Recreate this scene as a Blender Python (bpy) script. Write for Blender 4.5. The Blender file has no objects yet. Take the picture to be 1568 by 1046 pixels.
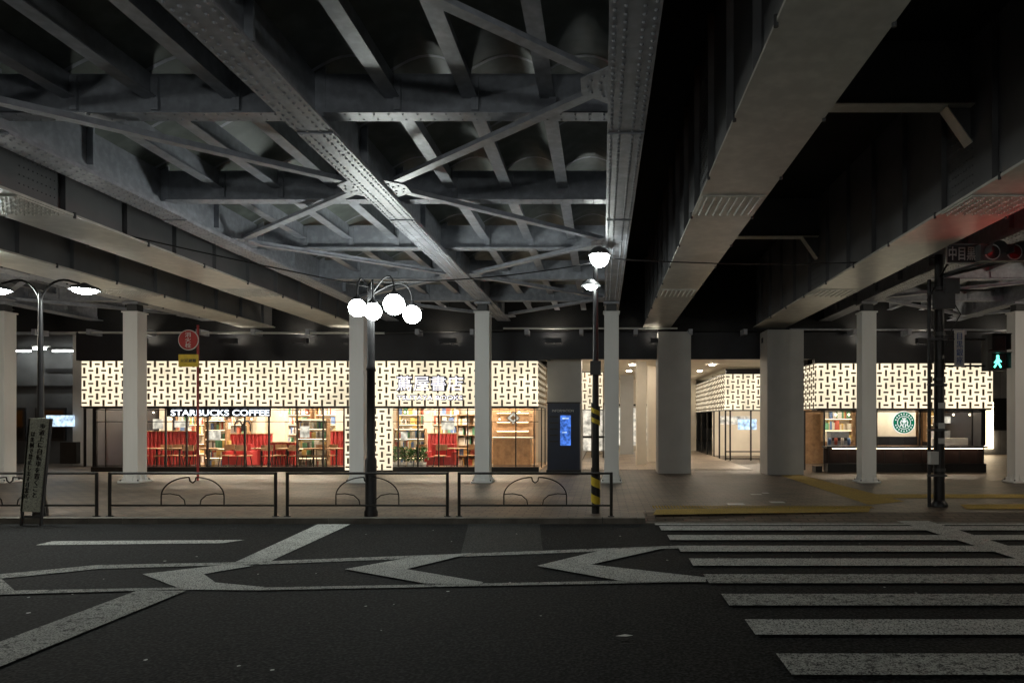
import bpy, math, random
from mathutils import Vector, Matrix
random.seed(7)
S=bpy.context.scene
S.view_settings.view_transform='Standard'
try: S.view_settings.look='None'
except: pass
S.view_settings.exposure=0
F=24/36*1568; H=1.72; VX,VY=923,643; RZ=-0.10
def wx(px,D): return (px-VX)*D/F
def wz(py,D): return H-(py-VY)*D/F
# ---------------------------------------------------------------- materials
def nd(nt,t,**k):
    n=nt.nodes.new(t)
    for a,b in k.items(): setattr(n,a,b)
    return n
def mat(name,col,rough=.6,metal=0,var=.25,scale=3,bump=.0,bscale=40,spec=.4,streak=False,fine=0,fc=.4):
    m=bpy.data.materials.new(name); m.use_nodes=True; nt=m.node_tree; L=nt.links
    b=nt.nodes['Principled BSDF']
    b.inputs['Roughness'].default_value=rough; b.inputs['Metallic'].default_value=metal
    b.inputs['Specular IOR Level'].default_value=spec
    tc=nd(nt,'ShaderNodeTexCoord'); mp=nd(nt,'ShaderNodeMapping')
    L.new(tc.outputs['Object'],mp.inputs['Vector'])
    if streak: mp.inputs['Scale'].default_value=(1,1,.18)
    n=nd(nt,'ShaderNodeTexNoise'); n.inputs['Scale'].default_value=scale; n.inputs['Detail'].default_value=4; n.inputs['Roughness'].default_value=.6
    L.new(mp.outputs[0],n.inputs['Vector'])
    r=nd(nt,'ShaderNodeValToRGB'); r.color_ramp.elements[0].position=.3; r.color_ramp.elements[1].position=.7
    r.color_ramp.elements[0].color=(*[c*(1-var) for c in col],1); r.color_ramp.elements[1].color=(*[min(1,c*(1+var)) for c in col],1)
    L.new(n.outputs['Fac'],r.inputs['Fac'])
    out=r.outputs['Color']
    if fine:
        n2=nd(nt,'ShaderNodeTexNoise'); n2.inputs['Scale'].default_value=fine; n2.inputs['Detail'].default_value=2
        L.new(tc.outputs['Object'],n2.inputs['Vector'])
        r2=nd(nt,'ShaderNodeValToRGB'); r2.color_ramp.elements[0].position=.42; r2.color_ramp.elements[1].position=.7
        r2.color_ramp.elements[0].color=(1-fc,1-fc,1-fc,1); r2.color_ramp.elements[1].color=(1+fc*4,1+fc*4,1+fc*4,1)
        L.new(n2.outputs['Fac'],r2.inputs['Fac'])
        mx=nd(nt,'ShaderNodeMix',data_type='RGBA',blend_type='MULTIPLY'); mx.inputs[0].default_value=1
        L.new(out,mx.inputs[6]); L.new(r2.outputs[0],mx.inputs[7]); out=mx.outputs[2]
    L.new(out,b.inputs['Base Color'])
    if bump:
        n3=nd(nt,'ShaderNodeTexNoise'); n3.inputs['Scale'].default_value=bscale; n3.inputs['Detail'].default_value=2
        L.new(tc.outputs['Object'],n3.inputs['Vector'])
        bp=nd(nt,'ShaderNodeBump'); bp.inputs['Strength'].default_value=bump; bp.inputs['Distance'].default_value=.01
        L.new(n3.outputs['Fac'],bp.inputs['Height']); L.new(bp.outputs[0],b.inputs['Normal'])
    return m
def emat(name,col,st,var=0,scale=1.5,sample=True):
    m=bpy.data.materials.new(name); m.use_nodes=True; nt=m.node_tree; nt.nodes.clear(); L=nt.links
    o=nd(nt,'ShaderNodeOutputMaterial'); e=nd(nt,'ShaderNodeEmission'); e.inputs[0].default_value=(*col,1); e.inputs[1].default_value=st
    L.new(e.outputs[0],o.inputs[0])
    if not sample:
        try: m.cycles.emission_sampling='NONE'
        except: pass
    if var:
        tc=nd(nt,'ShaderNodeTexCoord'); n=nd(nt,'ShaderNodeTexNoise'); n.inputs['Scale'].default_value=scale
        L.new(tc.outputs['Object'],n.inputs['Vector'])
        mr=nd(nt,'ShaderNodeMapRange'); mr.inputs[1].default_value=.3; mr.inputs[2].default_value=.7; mr.inputs[3].default_value=st*(1-var); mr.inputs[4].default_value=st*(1+var)
        L.new(n.outputs['Fac'],mr.inputs[0]); L.new(mr.outputs[0],e.inputs[1])
    return m
def worn(name,col,under,amount=.42,scale=14):
    m=mat(name,col,.75,0,.15,4,.4,180,.3); nt=m.node_tree; L=nt.links; b=nt.nodes['Principled BSDF']
    src=b.inputs['Base Color'].links[0].from_socket
    tc=nd(nt,'ShaderNodeTexCoord'); n=nd(nt,'ShaderNodeTexNoise'); n.inputs['Scale'].default_value=scale; n.inputs['Detail'].default_value=8; n.inputs['Roughness'].default_value=.85
    L.new(tc.outputs['Object'],n.inputs['Vector'])
    r=nd(nt,'ShaderNodeValToRGB'); r.color_ramp.elements[0].position=amount-.03; r.color_ramp.elements[1].position=amount+.04
    L.new(n.outputs['Fac'],r.inputs[0])
    n2=nd(nt,'ShaderNodeTexNoise'); n2.inputs['Scale'].default_value=70; n2.inputs['Detail'].default_value=3
    L.new(tc.outputs['Object'],n2.inputs['Vector'])
    r2=nd(nt,'ShaderNodeValToRGB'); r2.color_ramp.elements[0].position=.38; r2.color_ramp.elements[1].position=.52
    L.new(n2.outputs['Fac'],r2.inputs[0])
    mm=nd(nt,'ShaderNodeMath',operation='MULTIPLY'); L.new(r.outputs[0],mm.inputs[0]); L.new(r2.outputs[0],mm.inputs[1])
    mx=nd(nt,'ShaderNodeMix',data_type='RGBA'); L.new(mm.outputs[0],mx.inputs[0]); mx.inputs[6].default_value=(*under,1); L.new(src,mx.inputs[7])
    L.new(mx.outputs[2],b.inputs['Base Color']); return m
def brickmat(name,c1,c2,mortar,w,h,rough=.6,bump=.3,ms=.006):
    m=mat(name,c1,rough,0,.2,2); nt=m.node_tree; L=nt.links; b=nt.nodes['Principled BSDF']
    tc=nd(nt,'ShaderNodeTexCoord'); t=nd(nt,'ShaderNodeTexBrick')
    L.new(tc.outputs['Object'],t.inputs['Vector']); t.inputs['Scale'].default_value=1
    t.inputs['Brick Width'].default_value=w; t.inputs['Row Height'].default_value=h; t.inputs['Mortar Size'].default_value=ms
    t.inputs['Color1'].default_value=(*c1,1); t.inputs['Color2'].default_value=(*c2,1); t.inputs['Mortar'].default_value=(*mortar,1)
    n=nd(nt,'ShaderNodeTexNoise'); n.inputs['Scale'].default_value=.9; n.inputs['Detail'].default_value=6; L.new(tc.outputs['Object'],n.inputs['Vector'])
    r=nd(nt,'ShaderNodeValToRGB'); r.color_ramp.elements[0].position=.3; r.color_ramp.elements[1].position=.7; r.color_ramp.elements[0].color=(.6,.6,.6,1); r.color_ramp.elements[1].color=(1.3,1.3,1.3,1)
    L.new(n.outputs[0],r.inputs[0])
    mx=nd(nt,'ShaderNodeMix',data_type='RGBA',blend_type='MULTIPLY'); mx.inputs[0].default_value=1
    L.new(t.outputs['Color'],mx.inputs[6]); L.new(r.outputs[0],mx.inputs[7]); L.new(mx.outputs[2],b.inputs['Base Color'])
    bp=nd(nt,'ShaderNodeBump'); bp.inputs['Strength'].default_value=bump; bp.inputs['Distance'].default_value=.01; bp.invert=True
    L.new(t.outputs['Fac'],bp.inputs['Height']); L.new(bp.outputs[0],b.inputs['Normal'])
    return m
ASPH=(.0085,.009,.0092)
M=dict(
 asphalt=mat('asphalt',ASPH,.8,0,.2,.7,1.0,45,.16,fine=38,fc=.85),
 asphalt2=mat('asphalt_lit_patch',(.022,.023,.022),.75,0,.15,1.2,.8,60,.25,fine=45,fc=.5),  # lighter asphalt patch, its lit look put into the colour
 white=worn('road_paint_white',(.56,.57,.54),(.03,.03,.03),.36,26),
 white2=worn('road_paint_worn',(.46,.47,.44),(.03,.03,.03),.44,11),
 tact=worn('tactile_yellow',(.45,.31,.05),(.15,.11,.05),.40,12),
 paver=brickmat('pavers',(.15,.112,.082),(.085,.065,.05),(.02,.017,.014),.32,.16,.5,.5,.012),
 kerb=mat('kerb_concrete',(.16,.15,.13),.8,0,.3,3,.3,60),
 steel=mat('steel_paint_grey',(.33,.345,.385),.42,0,.16,1.6,.03,12,.5,fine=9,fc=.06),
 steel_d=mat('steel_paint_dark',(.06,.062,.065),.5,0,.2,3,.05,12),
 deck=mat('deck_plate',(.14,.155,.14),.5,0,.2,1.2,.03,6,.4,fine=4,fc=.08),
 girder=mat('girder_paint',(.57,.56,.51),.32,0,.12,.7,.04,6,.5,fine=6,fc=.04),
 web=mat('girder_web_shaded',(.15,.15,.155),.5,0,.2,.8,.04,8,.4),  # girder paint darkened: the webs' lack of light is put into the colour
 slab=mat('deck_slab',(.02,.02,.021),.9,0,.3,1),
 col=mat('column_paint',(.76,.77,.76),.5,0,.07,1.5,.03,8,.4,streak=True),
 black=mat('black_metal',(.012,.012,.013),.4,0,.3,5),
 fascia=mat('fascia_dark',(.018,.019,.024),.5,0,.3,1.2),
 frame=mat('window_frame',(.015,.015,.016),.35,0,.2,5),
 fence=mat('fence_paint',(.03,.028,.026),.4,0,.3,6),
 wood=mat('wood_warm',(.36,.22,.12),.5,0,.3,5),
 cream=mat('cream_wall',(.66,.6,.5),.7,0,.08,1),
 greyw=mat('grey_wall',(.42,.42,.41),.75,0,.1,1,.05,20),
 tile=brickmat('grey_panel_wall',(.30,.31,.32),(.26,.27,.28),(.08,.08,.08),1.2,.6,.6),
 red=mat('red_panel',(.36,.035,.035),.6,0,.2,3),
 redp=mat('red_pole',(.3,.03,.03),.45,0,.2,5),
 dblue=mat('kiosk_blue',(.015,.025,.05),.35,0,.1,3),
 yel=mat('yellow_wrap',(.6,.43,.03),.5,0,.15,6),
 whitep=mat('white_plate',(.55,.56,.54),.5,0,.06,3),
 dirtyp=worn('weathered_board',(.6,.63,.52),(.3,.32,.27),.36,9),
 bluep=mat('blue_plate',(.03,.08,.25),.5,0,.1,3),
 floor=mat('shop_floor',(.25,.18,.12),.4,0,.2,2),
 pfloor=brickmat('passage_floor',(.3,.24,.18),(.26,.2,.15),(.1,.08,.06),.6,.6,.4,.2,.01),
 lat=mat('lattice_tile',(.13,.085,.045),.7,0,.2,8),
 leaf=mat('leaf_green',(.05,.12,.03),.6,0,.3,9),
 lattice_glow=emat('lattice_glow',(1,.87,.62),1.2,.2,1.1),
 globe=emat('lamp_globe',(.93,1,.95),52),
 fill_globe=emat('fill_lamp_globe',(.95,1,.96),95),  # for the added fill lamps behind the camera
 warm_fill_globe=emat('side_fill_globe',(1,.9,.72),100),  # for the added fill lamps out of view at the sides
 bulb=emat('lamp_bulb',(.95,1,.95),200),
 sign=emat('sign_letters',(.85,.92,1),2.6,sample=False),
 sign2=emat('bookshop_letters',(.93,.9,1),1.5,sample=False),
 logow=emat('logo_white',(.9,.95,.93),1.0,sample=False),
 screen=emat('screen_blue',(.08,.22,.8),.9,.6,9,sample=False),
 screenw=emat('screen_white',(.6,.8,1),1.2,.5,6,sample=False),
 ceil=emat('ceiling_light',(1,.85,.66),85),
 tube=emat('wall_light_and_fill_tube',(.95,1,.97),45),
 pceil=emat('passage_downlight',(1,.88,.72),170),
 up=emat('uplight_lamp',(1,.9,.72),45),
 warm=emat('warm_strip',(1,.78,.5),8),
 pend=emat('pendant_glow',(1,.8,.55),5,sample=False),
 sred=emat('added_signal_red',(1,.03,.03),420),  # lens of the unseen signal added for the red glow
 sgreen=emat('signal_green',(.15,1,.75),3,sample=False),
 logo=emat('logo_green',(.0,.16,.075),1.0,sample=False),
 lens=mat('signal_lens_off',(.03,.02,.02),.2,0,.2,4),
 lensr=mat('signal_lens_red_off',(.12,.012,.012),.2,0,.2,4),
 paper=emat('backlit_poster',(.85,.78,.64),.85,.6,5,sample=False),
)
for i,c in enumerate([(.5,.12,.08),(.7,.64,.52),(.12,.2,.4),(.65,.46,.16),(.12,.3,.18),(.8,.77,.72),(.16,.13,.11)]):
    M['book%d'%i]=mat('book_%d'%i,c,.6,0,.1,5)
def glassmat():
    m=bpy.data.materials.new('glass'); m.use_nodes=True; nt=m.node_tree; nt.nodes.clear(); L=nt.links
    o=nd(nt,'ShaderNodeOutputMaterial'); t=nd(nt,'ShaderNodeBsdfTransparent'); g=nd(nt,'ShaderNodeBsdfGlossy'); g.inputs['Roughness'].default_value=.03
    t.inputs[0].default_value=(.95,.97,.97,1)
    x=nd(nt,'ShaderNodeMixShader'); fr=nd(nt,'ShaderNodeFresnel'); fr.inputs[0].default_value=1.4
    L.new(fr.outputs[0],x.inputs[0]); L.new(t.outputs[0],x.inputs[1]); L.new(g.outputs[0],x.inputs[2]); L.new(x.outputs[0],o.inputs[0]); return m
M['glass']=glassmat()
# ---------------------------------------------------------------- mesh builder
class MB:
    def __init__(s): s.v=[]; s.f=[]; s.m=[]; s.mats=[]; s.sm=[]
    def mi(s,m):
        if m not in s.mats: s.mats.append(m)
        return s.mats.index(m)
    def add(s,vs,fs,m,smooth=False):
        o=len(s.v); k=s.mi(m); s.v+= [tuple(v) for v in vs]
        for f in fs: s.f.append([i+o for i in f]); s.m.append(k); s.sm.append(smooth)
    def box(s,x0,x1,y0,y1,z0,z1,m):
        s.add([(x0,y0,z0),(x1,y0,z0),(x1,y1,z0),(x0,y1,z0),(x0,y0,z1),(x1,y0,z1),(x1,y1,z1),(x0,y1,z1)],
              [(0,3,2,1),(4,5,6,7),(0,1,5,4),(1,2,6,5),(2,3,7,6),(3,0,4,7)],m)
    def bar(s,p,q,w,h,m,up=(0,0,1)):
        p=Vector(p);q=Vector(q);d=(q-p).normalized();u=Vector(up)
        sd=d.cross(u)
        if sd.length<1e-4: sd=d.cross(Vector((0,1,0)))
        sd.normalize(); u=sd.cross(d).normalized(); a=sd*w/2; b=u*h/2
        s.add([p-a-b,p+a-b,p+a+b,p-a+b,q-a-b,q+a-b,q+a+b,q-a+b],[(0,1,2,3),(7,6,5,4),(0,4,5,1),(1,5,6,2),(2,6,7,3),(3,7,4,0)],m)
    def cyl(s,p,q,r,m,n=12,r2=None,cap=True,smooth=True):
        p=Vector(p);q=Vector(q);d=(q-p).normalized(); r2=r if r2 is None else r2
        a=d.cross(Vector((0,0,1)))
        if a.length<1e-4: a=Vector((1,0,0))
        a.normalize(); b=d.cross(a)
        vs=[]
        for c,rr in((p,r),(q,r2)):
            for i in range(n):
                t=2*math.pi*i/n; vs.append(c+a*math.cos(t)*rr+b*math.sin(t)*rr)
        s.add(vs,[(i,(i+1)%n,n+(i+1)%n,n+i) for i in range(n)],m,smooth)
        if cap: s.add(vs,[tuple(range(n))[::-1],tuple(range(n,2*n))],m)
    def tube(s,pts,r,m,n=8):
        for a,b in zip(pts[:-1],pts[1:]): s.cyl(a,b,r,m,n)
        for p in pts[1:-1]: s.sph(p,r*1.0,m,8,4)
    def sph(s,c,r,m,n=20,k=12,t0=0,t1=math.pi,sz=1):
        vs=[];fs=[]
        for j in range(k+1):
            t=t0+(t1-t0)*j/k
            for i in range(n):
                a=2*math.pi*i/n; vs.append((c[0]+r*math.sin(t)*math.cos(a),c[1]+r*math.sin(t)*math.sin(a),c[2]+r*math.cos(t)*sz))
        for j in range(k):
            for i in range(n): fs.append((j*n+i,(j+1)*n+i,(j+1)*n+(i+1)%n,j*n+(i+1)%n))
        s.add(vs,fs,m,True)
    def lathe(s,c,prof,m,n=20):
        vs=[];fs=[]
        for r,z in prof:
            for i in range(n):
                a=2*math.pi*i/n; vs.append((c[0]+r*math.cos(a),c[1]+r*math.sin(a),c[2]+z))
        for j in range(len(prof)-1):
            for i in range(n): fs.append((j*n+i,j*n+(i+1)%n,(j+1)*n+(i+1)%n,(j+1)*n+i))
        s.add(vs,fs,m,True)
    def rivd(s,x,y,z,m,r=.019,h=.014):
        vs=[(x+r*math.cos(a*math.pi/3),y+r*math.sin(a*math.pi/3),z) for a in range(6)]+[(x+r*.5*math.cos(a*math.pi/3),y+r*.5*math.sin(a*math.pi/3),z-h) for a in range(6)]
        s.add(vs,[(i,6+i,6+(i+1)%6,(i+1)%6) for i in range(6)]+[(6,11,10,9,8,7)],m)
    def rivx(s,x,y,z,sx,m,r=.019,h=.014):
        vs=[(x,y+r*math.cos(a*math.pi/3),z+r*math.sin(a*math.pi/3)) for a in range(6)]+[(x+sx*h,y+r*.5*math.cos(a*math.pi/3),z+r*.5*math.sin(a*math.pi/3)) for a in range(6)]
        s.add(vs,[(i,(i+1)%6,6+(i+1)%6,6+i) for i in range(6)]+[(6,7,8,9,10,11)],m)
    def prism(s,pts,z0,z1,m):
        n=len(pts); s.add([(x,y,z0) for x,y in pts]+[(x,y,z1) for x,y in pts],[tuple(range(n))[::-1],tuple(range(n,2*n))]+[(i,(i+1)%n,n+(i+1)%n,n+i) for i in range(n)],m)
    def flat(s,pts,z,m):
        s.add([(x,y,z) for x,y in pts],[tuple(range(len(pts)))],m)
    def prismy(s,pts,y0,y1,m):
        n=len(pts); s.add([(x,y0,z) for x,z in pts]+[(x,y1,z) for x,z in pts],[tuple(range(n)),tuple(range(n,2*n))[::-1]]+[(i,n+i,n+(i+1)%n,(i+1)%n) for i in range(n)],m)
    def build(s,name,parent=None,bevel=0):
        me=bpy.data.meshes.new(name); me.from_pydata(s.v,[],s.f)
        for m in s.mats: me.materials.append(M[m])
        me.polygons.foreach_set('material_index',s.m); me.polygons.foreach_set('use_smooth',s.sm); me.update()
        import bmesh as bmm
        bm=bmm.new(); bm.from_mesh(me); bmm.ops.recalc_face_normals(bm,faces=bm.faces); bm.to_mesh(me); bm.free()
        o=bpy.data.objects.new(name,me); S.collection.objects.link(o)
        if parent: o.parent=parent
        if bevel:
            b=o.modifiers.new('bevel','BEVEL'); b.width=bevel; b.segments=2; b.limit_method='ANGLE'
        return o
def empty(name):
    o=bpy.data.objects.new(name,None); S.collection.objects.link(o); return o
def text(name,s,cx,cy,cz,w,h,m,parent=None,rotz=0,line=None,ext=.006,bold=0):
    c=bpy.data.curves.new(name,'FONT'); c.body=s; c.align_x='CENTER'; c.size=1; c.extrude=.01; c.space_line=line or 1.0; c.offset=bold
    t=bpy.data.objects.new(name+'_t',c); S.collection.objects.link(t); bpy.context.view_layer.update()
    dg=bpy.context.evaluated_depsgraph_get(); me=bpy.data.meshes.new_from_object(t.evaluated_get(dg))
    bpy.data.objects.remove(t)
    if not len(me.vertices): return None
    xs=[v.co.x for v in me.vertices]; ys=[v.co.y for v in me.vertices]
    mx=(min(xs)+max(xs))/2; my=(min(ys)+max(ys))/2; sx=w/max(1e-3,max(xs)-min(xs)); sy=h/max(1e-3,max(ys)-min(ys))
    for v in me.vertices:
        v.co=((v.co.x-mx)*sx, -(v.co.z)*ext/.01, (v.co.y-my)*sy)
    me.materials.clear(); me.materials.append(M[m])
    o=bpy.data.objects.new(name,me); S.collection.objects.link(o); o.location=(cx,cy,cz); o.rotation_euler=(0,0,rotz)
    if parent: o.parent=parent
    return o
# ---------------------------------------------------------------- ground
b=MB(); b.box(-150,150,-120,200,-.5,-.108,'asphalt'); b.build('ground')
b=MB(); b.flat([(-60,-30),(60,-30),(60,11.97),(-60,11.97)],RZ,'asphalt'); b.build('road')
KD=11.95
b=MB()
b.box(-60,.75,KD+.15,60,-.3,0,'paver')
b.box(.75,60,12.75,60,-.3,0,'paver')
b.add([(.75,KD+.15,-.085),(60,KD+.15,-.085),(60,12.75,0),(.75,12.75,0)],[(0,1,2,3)],'paver')
b.build('sidewalk')
b=MB(); b.box(-.85,5.2,23.6,38,.001,.012,'pfloor'); b.build('passage_floor')
b=MB()
x=-60
while x<.7:
    b.box(x,min(x+.592,.745),KD,KD+.147,-.25,.003,'kerb'); x+=.6
b.box(.75,60,KD,KD+.147,-.25,-.083,'kerb')
b.build('kerb')
def G(x,y): D=F*(H-RZ)/(y-VY); return ((x-VX)*D/F,D)
def GS(x,y): D=F*H/(y-VY); return ((x-VX)*D/F,D)
b=MB(); zz=RZ+.004
b.flat([G(705,850),G(718,800),G(826,800),G(832,850)],zz,'asphalt2'); zz+=.003
polys=[('white',[(55,835),(80,829),(375,827),(340,832)]),
('white',[(487,803),(537,803),(405,864),(350,866)]),
('white2',[(350,862),(1040,836),(1042,840),(400,865)]),
('white2',[(0,880),(150,866),(350,862),(380,865),(150,872),(0,887)]),
('white',[(218,880),(350,865),(388,867),(312,880),(330,893),(405,900),(400,905),(280,904)]),
('white2',[(400,901),(1080,888),(1082,892),(400,905)]),
('white2',[(0,906),(280,901),(280,904),(0,912)]),
('white2',[(-120,1030),(210,906),(285,906),(-60,1048)]),
('white',[(528,873),(640,853),(725,848),(622,873),(740,893),(735,897),(650,895)]),
('white',[(822,868),(925,843),(1020,840),(905,866),(1082,886),(1080,893),(960,893)]),
('white2',[(0,886),(22,906),(0,908)])]
for m,p in polys:
    b.flat([G(*q) for q in p],zz,m); zz+=.0012
for k in range(-4,8):
    d=5.05+.905*k; e=.92+(12-d)*.06
    b.flat([(e,d-.22),(e,d+.22),(14,d+.22),(14,d-.22)],zz,'white' if k not in(0,2,3) else 'white2')
b.flat([(.9,11.72),(.9,11.9),(14,11.9),(14,11.72)],zz,'white'); zz+=.004
b.flat([G(1365,797),G(1415,797),G(1620,862),G(1570,862)],zz,'white')
b.build('road_markings')
b=MB(); z=.004
for i,p in enumerate([[(1005,780),(1335,775),(1330,784),(1000,788)],[(1195,728),(1225,727),(1385,768),(1330,773)],[(1310,757),(1600,757),(1600,763),(1325,763)],[(1470,773),(1600,772),(1600,780),(1480,780)]]):
    b.flat([GS(*q) for q in p],z+.002*i,'tact')
x=1.0
while x<5.3:
    y=13.25
    while y<13.62: b.lathe((x,y,.01),[(.018,0),(.012,.006),(0,.006)],'tact',6); y+=.06
    x+=.06
b.build('tactile_paving')
b=MB()
for px,py,w,h in[(1127,772,.35,.25),(1158,757,.25,.2),(1190,769,.3,.25),(1172,755,.15,.2)]:
    x,y=GS(px,py); b.flat([(x-w/2,y-h/2),(x+w/2,y-h/2),(x+w/2,y+h/2),(x-w/2,y+h/2)],.005,'whitep')
b.build('pavement_cover_plates')
b=MB()
for i in range(60):
    x=random.uniform(-6,5); y=random.uniform(3,11.5); r=random.uniform(.006,.02)
    n=5; a0=random.random()*6
    b.flat([(x+r*random.uniform(.6,1.3)*math.cos(a0+k*6.283/n),y+r*random.uniform(.6,1.3)*math.sin(a0+k*6.283/n)) for k in range(n)],RZ+.03,'whitep')
x,y=G(955,978); b.flat([(x-.07,y-.02),(x+.02,y-.03),(x+.08,y),(x+.01,y+.03)],RZ+.031,'whitep')
b.build('road_litter_and_grit')
# ---------------------------------------------------------------- viaduct
V=empty('steel_viaduct')
ZG=4.96; Y0,Y1=-9,22.4; TW=5.86
crossY=[7.67+2.98*k for k in range(-5,5)]
def riveted_girder(x,name,near=True):
    b=MB(); w=.21
    b.box(x-w,x+w,Y0,Y1,ZG,ZG+.03,'steel')
    b.box(x-.012,x+.012,Y0,Y1,ZG+.03,TW,'steel')
    for s in(-1,1):
        b.box(x+s*.013 if s>0 else x-.13,x+.13 if s>0 else x-.013,Y0,Y1,ZG+.031,ZG+.046,'steel')
        b.box(min(x+s*.013,x+s*.028),max(x+s*.013,x+s*.028),Y0,Y1,ZG+.047,ZG+.16,'steel')
        for cy in crossY: b.box(min(x+s*.014,x+s*.13),max(x+s*.014,x+s*.13),cy-.02,cy+.02,ZG+.165,TW-.01,'steel')
        for cy in crossY: b.box(min(x+s*.014,x+s*.10),max(x+s*.014,x+s*.10),cy+1.44,cy+1.47,ZG+.165,TW-.01,'steel')
    b.box(x-w,x+w,Y0,Y1,TW,TW+.05,'steel')
    b.box(x-w+.005,x+w-.005,7.7,15.2,ZG-.016,ZG-.001,'steel')
    b.box(x-w+.012,x+w-.012,11.0,13.3,ZG-.032,ZG-.017,'steel')
    y=1.0
    while y<Y1-.1:
        zz=ZG
        if 7.7<y<15.2: zz=ZG-.016
        if 11<y<13.3: zz=ZG-.032
        for dx in(-.165,-.075,.075,.165):
            if near or abs(dx)>.1: b.rivd(x+dx,y+(.055 if abs(dx)<.1 else 0),zz,'steel')
        if near:
            for s in(-1,1): b.rivx(x+s*.028,y,ZG+.1,s,'steel')
        y+=.11 if near else .2
    b.build(name,V)
for x,n in((-12.95,0),(-6.9,1),(-3.24,1),(.26,1),(7.3,1),(11.5,0),(-16.6,0),(15.8,0),(-20.3,0)): riveted_girder(x,'riveted_girder',n)
ZC=5.12
def bay(xa,xb,flip=1,ns=3):
    b=MB(); g='steel'
    xa+=.014; xb-=.014
    for cy in crossY:
        b.box(xa+.12,xb-.12,cy-.11,cy+.11,ZC,ZC+.02,g); b.box(xa,xb,cy-.01,cy+.01,ZC+.02,5.6,g)
        x=xa+.2
        while x<xb-.15:
            for s in(-1,1): b.rivd(x,cy+s*.065,ZC,g,.014,.01)
            x+=.16
        for k in range(ns):
            sx=xa+(xb-xa)*(k+1)/(ns+1); b.box(sx+.02,sx+.1,cy-.05,cy-.012,ZC+.06,ZC+.44,g)
            for j in range(4): b.rivd(sx+.06,cy-.05,ZC+.1+.09*j,g,.01,.01)
    xs=[xa+(xb-xa)*(k)/(ns+1) for k in range(ns+2)]
    for sx in xs[1:-1]:
        for c0,c1 in zip([Y0-1]+crossY,crossY+[Y1]):
            b.box(sx-.008,sx+.008,c0+.012,c1-.012,5.335,5.6,g); b.box(sx-.085,sx+.085,c0+.012,c1-.012,5.32,5.334,g)
    for a,c in zip(xs[:-1],xs[1:]):
        N=8; vs=[];fs=[]
        for i in range(N+1):
            t=i/N; x=a+(c-a)*t; z=5.6+.17*math.sin(math.pi*t)
            vs+=[(x,Y0,z),(x,Y1,z)]
        for i in range(N): fs.append((2*i,2*i+1,2*i+3,2*i+2))
        b.add(vs,fs,'deck',True)
        y=Y0+.5
        while y<Y1:
            b.add([(a+(c-a)*i/8,y+dy,5.595+.17*math.sin(math.pi*i/8)) for i in range(9) for dy in(0,.05)],[(2*i,2*i+1,2*i+3,2*i+2) for i in range(8)],'steel'); y+=1.46
    nodes=[]; y=9.7-5.96*3
    k=0
    while y<Y1+2:
        side=(k%2==0)
        X=(xb if side else xa) if flip>0 else (xa if side else xb)
        nodes.append((X,min(y,Y1),side)); y+=2.98; k+=1
    zb=5.02
    for i,(p,q) in enumerate(zip(nodes[:-1],nodes[1:])):
        sp=1 if p[0]==xa else -1; sq=-sp
        P=(p[0]+sp*.25,p[1]+.12,zb); Q=(q[0]+sq*.25,q[1]-.12,zb)
        b.bar(P,Q,.12,.012,g); b.bar((P[0],P[1],zb+.045),(Q[0],Q[1],zb+.045),.012,.076,g)
    for X,y,sd in nodes:
        s=1 if X==xa else -1
        b.prism([(X+s*.0,y-.36),(X+s*.2,y-.36),(X+s*.46,y-.16),(X+s*.46,y+.16),(X+s*.2,y+.36),(X,y+.36)][::s],zb-.022,zb-.01,g)
        for dx,dy in[(.24,-.2),(.24,.2),(.36,-.12),(.36,.12),(.27,-.07),(.27,.07),(.4,0)]:
            b.rivd(X+s*dx,y+dy,zb-.022,g,.02,.013)
    b.build('lattice_bay',V)
bay(-6.9,-3.24,1); bay(-3.24,.26,-1); bay(7.3,11.5,1); bay(11.5,15.8,-1); bay(-16.6,-12.95,1); bay(-20.3,-16.6,-1)
def plate_girder(x0,x1,top=6.9):
    b=MB(); z=4.74
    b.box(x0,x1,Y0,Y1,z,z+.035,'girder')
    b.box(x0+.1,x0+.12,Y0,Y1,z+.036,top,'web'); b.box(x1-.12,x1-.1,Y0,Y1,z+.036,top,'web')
    for y in(3.0,9.6,16.2):
        b.box(x0+.03,x1-.03,y-.42,y+.42,z-.018,z-.001,'girder')
        for i in range(11):
            for j in range(8):
                xx=x0+.09+(x1-x0-.18)*j/7
                b.rivd(xx,y-.37+.074*i,z-.018,'girder',.018,.022)
        for s,xx in((-1,x0+.1),(1,x1-.1)):
            for i in range(9):
                for j in range(14): b.rivx(xx,y-.3+.075*i,z+.2+.12*j,s,'web',.014,.012)
    for y in [Y0+.8+1.3*k for k in range(24)]:
        if y<Y1:
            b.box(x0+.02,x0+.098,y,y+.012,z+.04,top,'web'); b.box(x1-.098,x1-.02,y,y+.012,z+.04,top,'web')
    for y in [1.9+1.65*k for k in range(12)]:
        for xx in (x0,x1):
            b.cyl((xx,y,z-.03),(xx,y,z+.06),.02,'steel_d',8)
    b.build('plate_girder',V)
PG=[(1.32,2.22),(4.94,6.0),(-8.9,-7.85),(-11.85,-10.75)]
for p in PG: plate_girder(*p)
b=MB()
for xa,xb in((2.13,5.03),(-10.85,-8.8)):
    for y in(2.7,9.35,16.0):
        b.box(xa,xb,y-.015,y+.015,6.0,6.9,'web'); b.box(xa,xb,y-.13,y+.13,5.985,6.0,'girder')
        for X,s in((xa,1),(xb,-1)):
            b.prismy([(X,5.984),(X+s*.36,5.984),(X,5.5)][::s],y-.012,y+.012,'web')
            b.bar((X+s*.02,y,5.48),(X+s*.36,y,5.97),.2,.014,'girder',(1,0,0))
b.build('diaphragm_frames',V)
b=MB()
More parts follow.
